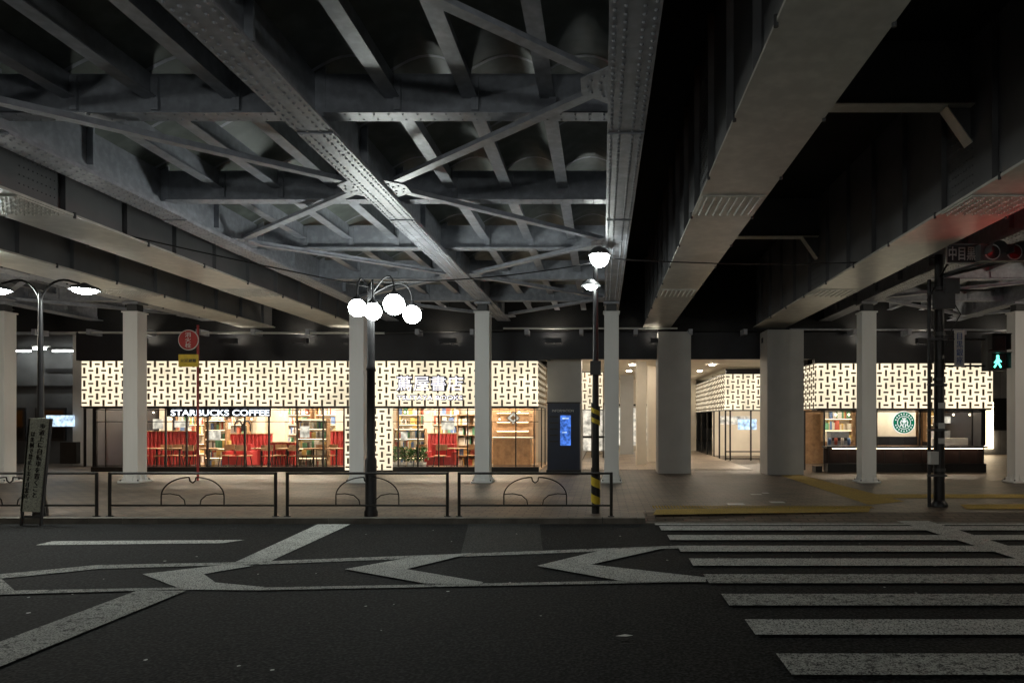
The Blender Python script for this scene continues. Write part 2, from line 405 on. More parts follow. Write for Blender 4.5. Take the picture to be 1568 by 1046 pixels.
for xa,xb in((.5,7.1),(-12.8,-6.9)): b.box(xa,xb,Y0,Y1,6.905,7.3,'slab')
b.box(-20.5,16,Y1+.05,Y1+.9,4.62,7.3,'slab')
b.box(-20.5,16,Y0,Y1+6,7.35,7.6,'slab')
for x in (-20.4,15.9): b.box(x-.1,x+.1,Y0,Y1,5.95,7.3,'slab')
b.build('deck_slab',V)
b=MB()
b.cyl((-16.8,21.9,4.52),(-7,21.9,4.5),.035,'whitep',10); b.cyl((-3.2,21.95,4.66),(2.4,21.95,4.66),.03,'whitep',10)
b.cyl((-7,21.9,4.5),(-3.2,21.95,4.6),.02,'steel_d',8)
x=-20
while x<15:
    b.box(x,x+.12,21.8,22.35,4.45,4.62,'steel'); x+=1.75
b.cyl((6,21.9,4.62),(15,21.9,4.6),.03,'steel',8)
b.build('service_pipes',V)
b=MB()
for X in(-15,-12.1,-9.8,-8.2,-5,-1.6,1.8,5.4,8.5,10.4,13):
    b.box(X-.22,X+.22,22.02,22.12,4.30,4.32,'up'); b.box(X-.26,X+.26,21.97,22.01,4.2,4.36,'fascia'); b.box(X-.24,X+.24,22.015,22.15,4.22,4.298,'black'); b.box(X-.26,X-.23,22.015,22.15,4.2,4.36,'fascia'); b.box(X+.23,X+.26,22.015,22.15,4.2,4.36,'fascia'); b.cyl((X,22.1,4.24),(X,22.5,4.24),.015,'black',6)
b.build('uplight_fixtures',V)
for X in(-16.6,-12.95,-6.75,-3.31,.24,7.3,11.5):
    b=MB(); w=.2; y=18.9
    b.box(X-w,X+w,y-w,y+w,.14,4.66,'col')
    b.box(X-w-.03,X+w+.03,y-w-.03,y+w+.03,4.66,4.7,'col'); b.box(X-.14,X+.14,y-.14,y+.14,4.7,4.9,'steel_d'); b.box(X-.22,X+.22,y-.22,y+.22,4.9,4.957,'steel')
    b.box(X-w-.09,X+w+.09,y-w-.09,y+w+.09,.0,.05,'col')
    for dx,dy in((1,0),(-1,0),(0,1),(0,-1)):
        p=Vector((X+dx*(w+.0),y+dy*w,.05))
        for o in(-.1,.1):
            a=Vector((-dy*o,dx*o,0)); c=Vector((dx,dy,0))
            b.add([p+a,p+a+c*.08,p+a+Vector((0,0,.2))+c*0,],[(0,1,2)],'col')
    for dx in(-.24,.24):
        for dy in(-.24,.24): b.cyl((X+dx,y+dy,.05),(X+dx,y+dy,.09),.02,'steel_d',6)
    b.box(X-w-.02,X+w+.02,y-w-.02,y+w+.02,.051,.139,'col')
    b.build('viaduct_column',None,.012)
# ---------------------------------------------------------------- lattice
def lattice(b,ox,oy,ux,uy,L,z0,z1,side=1,t=.025):
    nx,ny=uy*side,-ux*side
    cw=.21; n=max(1,round(L/cw)); cw=L/n; ch=.21; k=max(1,round((z1-z0)/ch)); ch=(z1-z0)/k
    def q(u0,u1,za,zb,o0,o1,m):
        P=[(ox+ux*u+nx*o,oy+uy*u+ny*o) for u,o in((u0,o0),(u1,o0),(u1,o1),(u0,o1))]
        b.prism(P,za,zb,m)
    q(0,L,z0,z1,-.03,0,'lattice_glow')
    for i in range(n):
        for j in range(k):
            uc=(i+.5)*cw; zc=z0+(j+.5)*ch
            if (i+j)%2: q(uc-.03,uc+.03,zc-ch*.48,zc+ch*.48,.012,.012+t,'lat')
            else: q(uc-cw*.36,uc+cw*.36,zc-.028,zc+.028,.008,.006+t,'lat')
    q(0,L,z0-.03,z0,-.05,.05,'frame'); q(0,L,z1,z1+.03,-.05,.05,'frame')
LF=22.3; WF=22.8
# ---------------------------------------------------------------- shop A (left)
shopA=empty('cafe_bookstore_building')
xl,xr=wx(125,LF),wx(823,LF)
b=MB()
lattice(b,xl,LF,1,0,xr-xl,2.17,3.64)
lattice(b,xr,LF+.01,0,1,3.3,2.17,3.64)
pl0,pl1=wx(527,LF),wx(600,LF)
lattice(b,pl0,LF+.06,1,0,pl1-pl0,.08,2.1)
lattice(b,xl-.01,LF+.3,0,1,3.3,2.17,3.64,-1)
b.build('lattice_screen',shopA)
b=MB()
b.box(xl-.3,xr+.4,LF+.15,LF+.4,3.68,4.6,'fascia'); b.box(xr+.4,wx(1250,LF),LF+.15,LF+.4,3.72,4.6,'fascia')
b.box(xl-.05,xr,LF+.06,WF+.2,2.9,3.67,'fascia')
b.box(xl,xr,LF+.06,WF+.1,2.1,2.16,'frame')
b.box(xl,xr,27.5,27.7,0,3.6,'cream'); b.box(xl,xr,WF+.2,27.5,2.95,3.1,'cream')
b.box(xl-.02,xl+.15,WF,27.5,0,3.6,'fascia')
b.box(xl,xr,WF-.1,WF+.1,0,.16,'frame')
b.box(xl,xr,WF+.1,27.5,.003,.03,'floor')
b.build('shop_walls',shopA)
b=MB()
for px in(130,148,163,190,222,254,286,318,375,412,455,495,527,600,610,640,672,716,752,790,818):
    X=wx(px,WF); b.box(X-.018,X+.018,WF-.04,WF+.04,.161,2.099,'frame')
for z in(.2,1.66,2.06): b.box(xl+.02,xr-.02,WF-.03,WF+.03,z-.012,z+.012,'frame')
for d in(24,25.5,26.8): b.box(xr-.04,xr-.0,d-.03,d+.03,.05,2.15,'frame')
b.build('window_frames',shopA)
b=MB(); b.add([(xl,WF,.16),(xr,WF,.16),(xr,WF,2.1),(xl,WF,2.1)],[(0,1,2,3)],'glass'); b.add([(xr-.02,WF,.1),(xr-.02,27,.1),(xr-.02,27,2.1),(xr-.02,WF,2.1)],[(0,1,2,3)],'glass'); b.build('window_glass',shopA)
def shelf(b,x0,x1,y,z0=.03,z1=2.3,rows=6,lit=False):
    b.box(x0,x1,y+.3,y+.33,z0,z1,'cream' if lit else 'wood')
    n=max(1,round((x1-x0)/.9))
    for i in range(n+1): X=x0+(x1-x0)*i/n; b.box(X-.015,X+.015,y,y+.3,z0,z1,'wood')
    for j in range(rows+1):
        z=z0+(z1-z0)*j/rows; b.box(x0+.016,x1-.016,y,y+.29,z-.012,z+.012,'wood')
        if lit and j: b.box(x0+.03,x1-.03,y+.02,y+.035,z-.022,z-.013,'warm')
        if j<rows:
            X=x0+.03
            while X<x1-.06:
                w=random.choice([.03,.04,.05,.09,.16]); h=(z1-z0)/rows*random.uniform(.5,.82)
                if random.random()<.8: b.box(X,X+w-.003,y+.05+random.random()*.06,y+.25,z+.013,z+.013+h,'book%d'%random.choice([0,1,1,2,3,3,4,5,5,5,6]))
                X+=w
b=MB()
for a,c in((262,320),(330,372),(430,470),(478,525),(604,650),(640,700)): shelf(b,wx(a,26.6),wx(c,26.6),26.9,lit=True)
shelf(b,wx(313,24.6),wx(345,24.6),24.6,.03,1.7,5,True); shelf(b,wx(455,24.2),wx(500,24.2),24.2,.03,1.75,5,True); shelf(b,wx(603,24.4),wx(650,24.4),24.4,.03,1.4,4,True); shelf(b,wx(700,25),wx(728,25),25,.03,1.9,5)
b.build('bookshelves',shopA)
b=MB()
for a,c,y,z in((224,300,24.8,1.3),(350,415,25.2,1.2),(415,452,24.6,.9),(500,526,25.0,1.3),(655,728,25.6,1.2)):
    x0,x1=wx(a,y),wx(c,y); b.box(x0,x1,y,y+.12,.03,z,'red')
    n=int((x1-x0)/.14)
    for i in range(n): b.cyl((x0+.07+i*.14,y,.04),(x0+.07+i*.14,y,z),.05,'red',8)
    b.box(x0-.02,x1+.02,y-.06,y+.14,z,z+.03,'wood')
def sofa(b,x0,x1,y):
    b.box(x0,x1,y,y+.7,.15,.43,'red'); b.box(x0,x1,y+.55,y+.75,.431,.85,'red'); b.box(x0-.12,x0-.002,y,y+.75,.1,.6,'red'); b.box(x1+.002,x1+.12,y,y+.75,.1,.6,'red')
    for X in(x0,x1):
        for Y in(y+.05,y+.65): b.cyl((X,Y,.03),(X,Y,.1),.02,'black',6)
sofa(b,wx(345,24.2),wx(372,24.2),24.2); sofa(b,wx(655,23.9),wx(690,23.9),23.9)
b.box(wx(755,24.5),wx(812,24.5),24.5,25.1,.03,1.05,'wood'); b.box(wx(753,24.5),wx(814,24.5),24.45,25.15,1.05,1.1,'cream')
b.box(xl+.3,wx(222,26),26,26.1,.03,2.9,'greyw')
for px in(250,330,400,430,520,655,735): X=wx(px,25.9); b.box(X-.15,X+.15,25.9,26.2,.03,2.9,'cream')
b.box(wx(752,26.5),wx(820,26.5),26.5,26.55,.03,2.9,'wood')
for j in range(3): b.box(wx(760,26.4),wx(810,26.4),26.2,26.48,1.3+.35*j,1.33+.35*j,'wood'); b.box(wx(761,26.4),wx(809,26.4),26.4,26.42,1.27+.35*j,1.29+.35*j,'warm')
b.build('interior_partitions',shopA)
b=MB()
def table(b,x,y):
    b.lathe((x,y,0),[(.0,.74),(.33,.74),(.33,.71),(.0,.71)],'wood',16); b.cyl((x,y,.04),(x,y,.71),.03,'black',8); b.lathe((x,y,0),[(.22,.03),(.2,.06),(.03,.07)],'black',14)
def chair(b,x,y,s=1):
    for dx in(-.18,.18):
        for dy in(-.18,.18): b.cyl((x+dx*1.1,y+dy*1.1,.03),(x+dx*.8,y+dy*.8,.45),.014,'black',6)
    b.box(x-.2,x+.2,y-.2,y+.2,.45,.48,'wood')
    for dx in(-.18,.18): b.cyl((x+dx,y+s*.19,.47),(x+dx,y+s*.24,.85),.013,'black',6)
    b.box(x-.2,x+.2,y+s*.22-.015,y+s*.22+.015,.65,.85,'wood')
for px in(240,275,320,400,440,480,515,620,700):
    y=23.9; x=wx(px,y); table(b,x,y); chair(b,x-.6,y,1 if px%40 else -1); chair(b,x+.45,y+.3,1)
b.build('cafe_furniture',shopA)
b=MB()
for px in(606,616,628,640,648,156):
    y=23.3; x=wx(px,y); b.lathe((x,y,.03),[(.08,0),(.12,.25),(.1,.25)],'greyw',10)
    for k in range(70):
        a=random.random()*6.28; r=random.random()*.22; z=.35+random.random()*.45; p=Vector((x+r*math.cos(a),y+r*math.sin(a),z)); d=Vector((random.uniform(-1,1),random.uniform(-1,1),random.uniform(-.3,1))).normalized()*.09; e=d.cross(Vector((random.random(),random.random(),random.random()))).normalized()*.03
        b.add([p-d,p+e,p+d,p-e],[(0,1,2,3)],'leaf')
b.build('potted_plants',shopA)
b=MB()
for px in(235,262,300,340,385,430,470,510,620,655,690,715,765,780,795):
    y=24.4+random.random()*1.5; x=wx(px,y); zp=random.choice([1.75,1.9,2.0]); b.cyl((x,y,zp+.05),(x,y,2.95),.006,'black',5); b.sph((x,y,zp),.035,'pend',8,5)
for px in range(235,520,26):
    x=wx(px,26.4); b.box(x,x+.3,26.5,26.56,2.6,2.64,'warm')
for a,c in((165,290),(300,400),(410,525),(605,700),(705,812)):
    b.box(wx(a,24.6),wx(c,24.6),24.3,24.5,2.9,2.94,'ceil'); b.box(wx(a,24.6),wx(c,24.6),26.1,26.25,2.9,2.94,'ceil')
b.build('interior_lights',shopA)
b=MB()
for a,c,z0,z1,y in((320,338,1.0,1.35,24.5),(460,474,1.1,1.5,24.1),(165,176,.9,1.4,24.2),(614,624,1.0,1.3,24.3),(676,696,1.35,1.7,25.5),(235,250,1.4,1.75,24.7),(268,290,1.45,1.7,24.7)):
    b.box(wx(a,y),wx(c,y),y-.03,y,z0,z1,'paper')
y=25.0
for cx in(365,378):
    X=wx(cx,y); b.tube([(X-.13,y,1.3),(X-.13,y,1.55),(X-.06,y,1.68),(X+.06,y,1.68),(X+.13,y,1.55),(X+.13,y,1.3)],.03,'black',6)
y=23.5; X=wx(786,y); Z=wz(640,y); b.prismy([(X-.26,Z),(X,Z-.26),(X+.26,Z),(X,Z+.26)],y,y+.03,'wood'); b.prismy([(X-.2,Z),(X,Z-.2),(X+.2,Z),(X,Z+.2)],y-.02,y-.001,'paper')
b.prismy([(X-.1,Z),(X,Z-.1),(X+.1,Z),(X,Z+.1)],y-.03,y-.021,'wood')
b.build('posters',shopA)
b=MB(); b.box(wx(258,WF),wx(416,WF),WF-.09,WF-.045,wz(638,WF),wz(626,WF)+.02,'fascia'); b.build('sign_rail',shopA)
text('sign_letters','STARBUCKS COFFEE',wx(337,WF-.1),WF-.1,wz(632,WF-.1),150*WF/F,.2,'sign',shopA,bold=.012)
yy=LF-.12; X=wx(658,yy)
text('bookstore_sign_shadow','蔦屋書店',X,yy+.03,wz(587,yy),103*yy/F+.08,.56,'steel_d',shopA,bold=.05)  # bold dark copy drawn in for the shadows around the letters
text('bookstore_sign','蔦屋書店',X,yy,wz(587,yy),102*yy/F,.48,'sign2',shopA,bold=.002)
text('bookstore_subsign_shadow','TSUTAYA BOOKS',X,yy+.03,wz(609,yy),100*yy/F+.06,.19,'steel_d',shopA,bold=.04)  # same dark shadow copy behind the small lettering
text('bookstore_subsign','TSUTAYA BOOKS',X,yy,wz(609,yy),100*yy/F,.14,'sign2',shopA,bold=.004)
# ---------------------------------------------------------------- passage
P=empty('station_passage_building')
b=MB()
b.box(wx(838,23.2),wx(890,23.2),23.2,24.4,0,3.9,'greyw')
b.box(1.78,2.83,21.9,22.9,0,4.55,'greyw'); b.box(5.16,6.3,21.4,22.4,0,4.55,'greyw')
b.box(xr,7.0,LF+.45,42,3.95,4.2,'cream')
b.box(-1.6,5.2,38,38.2,0,4,'cream')
b.box(wx(975,26),wx(990,26),26,26.8,0,3.95,'cream'); b.box(wx(993,28),wx(1010,28),28,29,0,3.95,'cream'); b.box(wx(950,34),wx(970,34),34,34.5,0,3.95,'greyw')
b.box(-2.1,-.9,28.1,38,0,3.9,'greyw')
b.box(5.25,9,29.1,29.3,2.2,3.9,'fascia'); b.box(5.3,9,33,33.1,0,3.9,'cream'); b.box(5.3,9,29.2,33,2.6,2.7,'fascia')
b.build('passage_walls',P)
b=MB()
lattice(b,-1.9,28,1,0,1.9,2.15,3.66); lattice(b,0.0,28.02,0,1,1.5,2.15,3.66)
lattice(b,5.2,29,1,0,2.8,2.15,3.66); lattice(b,5.2,29.02,0,1,9,2.15,3.66,-1)
b.build('lattice_screen_inner',P)
b=MB()
for x in(5.22,5.42,6.3,7.2,8): b.box(x-.03,x+.03,29.02,29.08,0,2.15,'frame')
for z in(.05,.35,2.1): b.box(5.2,8,29.03,29.07,z,z+.05,'frame')
for y in(30.5,32,34,36,37.8): b.box(5.18,5.24,y-.04,y+.04,0,2.12,'frame')
for x in(-1.0,-.5,0.02,.5): b.box(x-.03,x+.03,31,31.06,0,2.4,'frame')
b.box(-1.1,.6,31,31.06,2.4,2.5,'frame')
b.box(-1,.5,30.95,30.98,.9,1.0,'frame')
for x in (.75,1.6,2.5,3.4): b.box(x-.05,x+.05,37.8,37.9,0,2.5,'frame')
b.box(.7,3.5,37.8,37.9,2.5,2.6,'frame')
b.build('inner_shop_frames',P)
b=MB()
for x in(-.4,1.2,3.0,4.4):
    for y in(24.5,27.5,31,35): b.cyl((x,y,3.92),(x,y,3.945),.10,'pceil',8)
b.box(5.5,8,30.5,30.7,2.55,2.59,'ceil'); b.box(5.6,7.2,32.95,32.98,1.5,1.9,'paper'); b.box(5.8,6.6,29.3,29.33,1.3,1.75,'screenw')
b.box(.8,3.3,37.95,37.99,.3,2.4,'paper'); b.box(-.9,.4,31.5,31.53,.3,2.3,'paper')
b.box(2.9,5.1,24,24.06,3.86,3.9,'warm')
b.build('passage_lights',P)
b=MB()
y=22.2; x0,x1=wx(838,y),wx(888,y)
b.box(x0,x1,y,y+.5,.02,wz(618,y),'dblue'); b.box(x0-.03,x1+.03,y-.03,y+.53,0,.1,'black'); b.box(x0-.02,x1+.02,y-.02,y+.52,wz(618,y),wz(618,y)+.05,'black')
b.box(wx(858,y),wx(874,y),y-.02,y-.002,wz(682,y),wz(636,y),'screen')
for i in range(5): b.box(wx(842,y),wx(855,y),y-.012,y-.002,1.0+i*.2,1.05+i*.2,'black')
b.box(wx(861,y),wx(871,y),y-.03,y-.021,1.75,1.79,'screenw'); b.box(wx(861,y),wx(868,y),y-.03,y-.021,1.3,1.33,'screenw')
o=b.build('information_kiosk',None,.01); text('sign_text','INFORMATION',wx(862,y),y-.008,2.02,.7,.08,'whitep',o)
# ---------------------------------------------------------------- shop B (right)
B=empty('cafe_kiosk_building')
bl,br=wx(1252,LF),wx(1520,LF)
b=MB()
lattice(b,bl,LF,1,0,br-bl,2.1,3.56); lattice(b,bl-.01,LF+.01,0,1,3.6,2.1,3.56,-1); lattice(b,br+.01,LF+.01,0,1,3.6,2.1,3.56,1)
b.build('lattice_screen',B)
b=MB()
b.box(bl-.05,br+.4,LF+.15,LF+.4,3.6,4.6,'fascia'); b.box(bl,br,LF+.06,WF+.2,2.8,3.59,'fascia'); b.box(bl,br,LF+.06,WF+.1,2.03,2.09,'frame')
b.box(bl,br,27,27.2,0,3.5,'wood'); b.box(bl,br,WF+.2,27,2.85,3,'cream'); b.box(br-.1,br,WF,27,0,3.5,'fascia')
c0=wx(1262,LF);b.box(bl,c0,WF-.3,WF+.1,0,.2,'frame')
b.box(wx(1262,WF),br-.12,WF-.35,WF+.05,.0,.28,'black')
b.box(wx(1262,WF),br-.12,WF-.12,WF+.05,.281,.78,'lens'); b.box(wx(1260,WF),br-.1,WF-.42,WF+.1,.79,.85,'black')
for i in range(9): X=wx(1262,WF)+.1+i*.62; b.box(X,X+.015,WF-.13,WF-.121,.285,.775,'frame')
b.build('shop_walls',B)
b=MB()
for px in(1232,1262,1312,1342,1408,1440,1488,1508):
    X=wx(px,WF); b.box(X-.022,X+.022,WF-.03,WF+.03,.86 if px>1262 else .05,2.03,'frame')
b.box(bl-.25,br,WF-.02,WF+.02,1.98,2.02,'frame')
b.build('window_frames',B)
b=MB(); b.add([(bl,WF,.86),(br,WF,.86),(br,WF,2.03),(bl,WF,2.03)],[(0,1,2,3)],'glass'); b.build('window_glass',B)
b=MB()
b.box(wx(1342,24),wx(1412,24),24.5,24.6,.85,2.8,'cream'); shelf(b,wx(1425,25.5),wx(1500,25.5),25.8,.9,2.2,4,True); shelf(b,wx(1265,25.5),wx(1310,25.5),25.8,.9,2.2,3,True)
b.box(wx(1345,23.3),wx(1405,23.3),23.3,23.7,.86,1.15,'fascia'); b.box(wx(1425,23.5),wx(1480,23.5),23.4,23.7,.86,1.1,'book5')
for px in(1270,1280,1290,1300,1350,1360,1395,1450,1462,1474):
    x=wx(px,23.5); b.lathe((x,23.5,.86),[(0,0),(.05,0),(.06,.2),(.05,.24),(0,.24)],'book%d'%random.randrange(7),10)
b.box(wx(1272,24),wx(1300,24),24,24.4,.8,1.3,'steel'); b.box(wx(1274,24),wx(1298,24),23.97,23.999,1.0,1.1,'black')
b.box(wx(1430,24),wx(1455,24),24,24.4,.8,1.35,'steel'); b.box(wx(1318,24),wx(1338,24),24.2,24.3,1.5,1.9,'paper'); b.box(wx(1445,24.8),wx(1475,24.8),24.8,24.83,1.6,1.85,'paper')
b.build('counter_equipment',B)
b=MB()
b.box(wx(1265,24),wx(1335,24),24,24.12,2.75,2.79,'ceil'); b.box(wx(1345,24),wx(1410,24),23.6,23.7,2.75,2.79,'ceil'); b.box(wx(1420,24),wx(1500,24),24,24.12,2.75,2.79,'ceil')
b.box(wx(1270,WF),br-.2,WF-.3,WF-.26,.77,.785,'warm')
for px in(1280,1300,1320,1435,1460,1485): x=wx(px,23.4); b.sph((x,23.4,1.9),.04,'pend',8,5); b.cyl((x,23.4,1.94),(x,23.4,2.8),.006,'black',5)
b.build('interior_lights',B)
b=MB(); y=22.6; X=wx(1384,y); Z=wz(647,y)
b.cyl((X,y,Z),(X,y+.05,Z),.37,'logow',40); b.cyl((X,y-.012,Z),(X,y-.001,Z),.35,'logo',40)
b.cyl((X,y-.016,Z),(X,y-.013,Z),.225,'logow',32); b.cyl((X,y-.02,Z),(X,y-.0165,Z),.205,'logo',32)
for k in range(20):
    a=2*math.pi*k/20
    if k in(0,10): continue
    b.box(X+.285*math.cos(a)-.018,X+.285*math.cos(a)+.018,y-.018,y-.0125,Z+.285*math.sin(a)-.022,Z+.285*math.sin(a)+.022,'logow')
b.cyl((X,y-.03,Z+.04),(X,y-.022,Z+.04),.065,'logow',14); b.prismy([(X-.07,Z+.11),(X-.06,Z+.17),(X-.02,Z+.13),(X,Z+.19),(X+.02,Z+.13),(X+.06,Z+.17),(X+.07,Z+.11)],y-.03,y-.022,'logow')
for s in(-1,1):
    b.tube([(X+s*.08,y-.024,Z+.08),(X+s*.12,y-.024,Z),(X+s*.09,y-.024,Z-.08),(X+s*.14,y-.024,Z-.12)],.018,'logow',6); b.tube([(X+s*.025,y-.024,Z-.04),(X+s*.05,y-.024,Z-.1),(X+s*.025,y-.024,Z-.17)],.018,'logow',6)
b.build('round_logo_sign',B)
# ---------------------------------------------------------------- background buildings
b=MB()
b.box(-32,-18.2,27,34,0,9,'tile'); b.box(-19.8,-18.25,25.5,27,0,6,'greyw')
for x in(-24,-22.4,-20.8):
    b.box(x,x+1.2,26.93,26.99,.9,2.2,'frame'); b.box(x+.08,x+1.12,26.9,26.925,1.0,2.1,'glass')
b.box(-22,-20.4,26.95,26.99,3.6,3.75,'black')
b.box(wx(92,26),wx(130,26),25.35,25.5,wz(653,25.4),wz(636,25.4),'screenw')
for X in(-23.2,-21.2): b.box(X,X+1.1,26.3,26.38,4.35,4.40,'tube'); b.box(X-.03,X+1.13,26.28,26.42,4.401,4.45,'greyw'); b.box(X+.5,X+.56,26.42,27,4.4,4.44,'greyw')  # tubes and their mounts are added to brighten this wall
b.box(wx(74,26),wx(92,26),25.3,25.36,wz(535,25.3),wz(532,25.3),'tube'); b.box(wx(72,26),wx(94,26),25.28,25.5,wz(531,25.3),wz(529,25.3),'greyw')
b.box(wx(95,25.4),wx(120,25.4),25.3,25.5,.1,.9,'black'); b.box(-20.3,-19.85,26.2,26.9,2.6,3.2,'greyw')
for z in(3.0,3.05,4.5,4.55): b.box(-31,-18.3,26.9,26.99,z,z+.02,'black')
for x in(-25,-20.2): b.cyl((x,26.9,0),(x,26.9,6),.05,'greyw',8)
b.build('grey_office_building')
b=MB()
b.box(14.5,40,34,44,0,14,'tile')
for i in range(7):
    for j in range(4):
        b.box(15+i*2.2,16.4+i*2.2,33.93,33.99,1.2+j*3,2.8+j*3,'frame')
b.box(15,17,33.9,33.925,1.3,2.5,'paper'); b.box(17.6,19.4,33.9,33.92,.3,2.6,'warm')
b.build('tiled_office_building')
b=MB(); b.box(-60,60,60,62,-.3,12,'greyw')
for i in range(30):
    for j in range(4): b.box(-45+i*3,-43.4+i*3,59.93,59.99,1+j*2.8,2.4+j*2.8,'frame' if (i*7+j*3)%4 else 'paper')
b.build('distant_building')
# ---------------------------------------------------------------- fence
def fence(x0,x1):
    b=MB(); y=12.16; zt=.79; zb=.2
    for x in(x0,x1): b.cyl((x,y,0),(x,y,zt),.028,'fence',10); b.cyl((x,y,0),(x,y,.015),.06,'fence',10)
    b.cyl((x0,y,zt-.02),(x1,y,zt-.02),.022,'fence',10); b.cyl((x0,y,zb),(x1,y,zb),.018,'fence',8)
    c=(x0+x1)/2
    for s in(-1,1):
        pts=[]
        for k in range(13):
            t=k/12*math.pi/2; pts.append((c+s*(.06+.5*math.sin(t)),y,.36+ .34*math.cos(t)))
        b.tube(pts,.012,'fence',6)
        b.tube([(c+s*.56,y,.36),(c+s*.56,y,.2)],.012,'fence',6)
        b.tube([(c+s*.06,y,.70),(c+s*.05,y,.64),(c,y,.60)],.012,'fence',6)
        b.tube([(c+s*.13,y,.2),(c+s*.15,y,.3),(c+s*.24,y,.38),(c+s*.4,y,.41),(c+s*.55,y,.40)],.010,'fence',6)
    b.build('pedestrian_fence')
q=12.16
for a,c in((-118,148),(168,422),(440,685),(703,936)): fence(wx(a,q),wx(c,q))
# ---------------------------------------------------------------- street lamps
b=MB(); y=12.25; X=wx(62,y)
b.cyl((X,y,0),(X,y,3.2),.065,'black',14,.045); b.cyl((X,y,3.2),(X,y,4.0),.04,'black',12,.03); b.lathe((X,y,0),[(.12,0),(.12,.1),(.09,.3),(.065,.9)],'black',14)
for s in(-1,1):
    pts=[(X,y,3.75)]+[(X+s*(.42-.42*math.cos(k/10*math.pi*.62)),y,3.75+.48*math.sin(k/10*math.pi*.62)) for k in range(1,11)]
    e=pts[-1]; pts.append((e[0]+s*.12,y,e[2]-.03)); b.tube(pts,.02,'black',8); e=pts[-1]
    c=(e[0]+s*.1,y,e[2]-.12); b.lathe(c,[(.03,.13),(.08,.1),(.22,.05),(.26,0),(.24,-.005),(.2,.03)],'steel_d',20); b.sph((c[0],c[1],c[2]+.02),.2,'bulb',14,4,math.pi*.5,math.pi,.45)
b.build('street_lamp')
b=MB(); y=12.25; X=wx(568,y)
b.lathe((X,y,0),[(.12,0),(.12,.08),(.1,.12),(.1,1.0),(.075,1.05),(.07,2.6),(.085,2.62),(.07,2.68),(.06,4.0),(.08,4.05),(.05,4.15),(0,4.2)],'black',16)
for gx,gy,gz,r in((wx(552,y),y-.15,wz(474,y),.155),(wx(579,y),y-.28,wz(481,y),.15),(wx(606,y),y-.1,wz(468,y),.185),(wx(624,y),y+.3,wz(478,y),.165)):
    b.sph((gx,gy,gz),r,'globe',18,10); b.lathe((gx,gy,gz+r-.015),[(.09,0),(.08,.04),(.03,.07),(.02,.12)],'black',14)
    pts=[(X,y,3.95)]
    for k in range(1,9):
        t=k/8; pts.append((X+(gx-X)*math.sin(t*math.pi/2),y+(gy-y)*math.sin(t*math.pi/2),3.95+(gz+r+.1-3.95)*t+.28*math.sin(t*math.pi)))
    b.tube(pts,.016,'black',8)
b.build('fill_globe_lamp')
b=MB(); y=12.6; X=wx(912,y)
b.cyl((X,y,0),(X,y,4.62),.075,'black',14,.045)
c=(wx(918,y),y-.1,wz(397,y)); b.sph(c,.17,'globe',18,8,math.pi*.36,math.pi); b.lathe((c[0],c[1],c[2]+.05),[(.2,-.01),(.19,.05),(.12,.12),(.03,.16),(0,.17)],'steel_d',18)
b.tube([(X,y,4.6),(X+.02,y-.02,4.78),(c[0],c[1],c[2]+.2)],.018,'black',8)
c=(wx(905,y),y-.18,wz(441,y)); b.lathe(c,[(.0,.12),(.06,.11),(.16,.03),(.18,0)],'steel_d',18); b.sph((c[0],c[1],c[2]-.0),.12,'globe',14,4,math.pi*.5,math.pi,.6); b.tube([(X,y,4.2),(c[0],c[1],c[2]+.12)],.015,'black',8)
for z0,z1 in((.12,.75),(1.6,1.95)):
    n=8; h=(z1-z0)/n
    for i in range(n):
        for k in range(14):
            a0=2*math.pi*k/14;a1=2*math.pi*(k+1)/14
            za=lambda a:z0+i*h+.12*(1-abs(a/math.pi-1))*.9
            R=.085
            b.add([(X+R*math.cos(a0),y+R*math.sin(a0),za(a0)),(X+R*math.cos(a1),y+R*math.sin(a1),za(a1)),(X+R*math.cos(a1),y+R*math.sin(a1),za(a1)+h),(X+R*math.cos(a0),y+R*math.sin(a0),za(a0)+h)],[(0,1,2,3)],'yel' if (i%4)<2 else 'black')
b.box(X-.1,X+.1,y-.12,y+.08,2.55,2.8,'steel_d')
b.build('street_lamp_post')
# signal pole right
y=13.6; X=wx(1438,y)
b=MB()
b.cyl((X,y,0),(X,y,5.0),.105,'black',16,.085); b.lathe((X,y,0),[(.16,0),(.16,.05),(.11,.12)],'black',16)
x2=wx(1421,y); b.cyl((x2,y-.05,0),(x2,y-.05,4.5),.035,'black',10)
for z in(.6,1.5,2.4,3.3,4.2): b.box(x2-.05,X+.11,y-.11,y-.06,z,z+.04,'steel_d'); b.cyl((X,y,z+.1),(X,y,z+.16),.115,'steel_d',14)
b.box(wx(1416,y),wx(1428,y),y-.25,y-.12,.85,1.1,'whitep'); b.box(wx(1424,y),wx(1455,y),y-.2,y-.1,3.9,4.25,'steel_d'); b.box(X+.02,X+.3,y-.22,y-.11,4.2,4.5,'steel_d')
for z in(1.25,1.55,1.95): b.box(X-.07,X+.05,y-.125,y-.112,z,z+.11,'whitep')
b.cyl((X,y,4.55),(X+1.2,y-1.6,4.72),.03,'steel_d',8); b.cyl((X,y,4.3),(X+1.1,y,4.3),.02,'black',8)
pts=[(X+.2,y-.1,4.1),(X+.35,y-.15,3.8),(X+.2,y-.1,3.5),(X+.1,y-.1,3.2)]; b.tube(pts,.012,'black',6)
pts=[(X-.1,y-.1,4.4),(X-.28,y-.1,4.1),(X-.2,y-.1,3.6),(X-.1,y-.1,3.4)]; b.tube(pts,.012,'black',6)
sx0,sx1=wx(1508,y),wx(1537,y); sz0,sz1=wz(568,y),wz(512,y)
b.box(sx0,sx1,y-.1,y+.12,sz0,sz1,'steel_d')
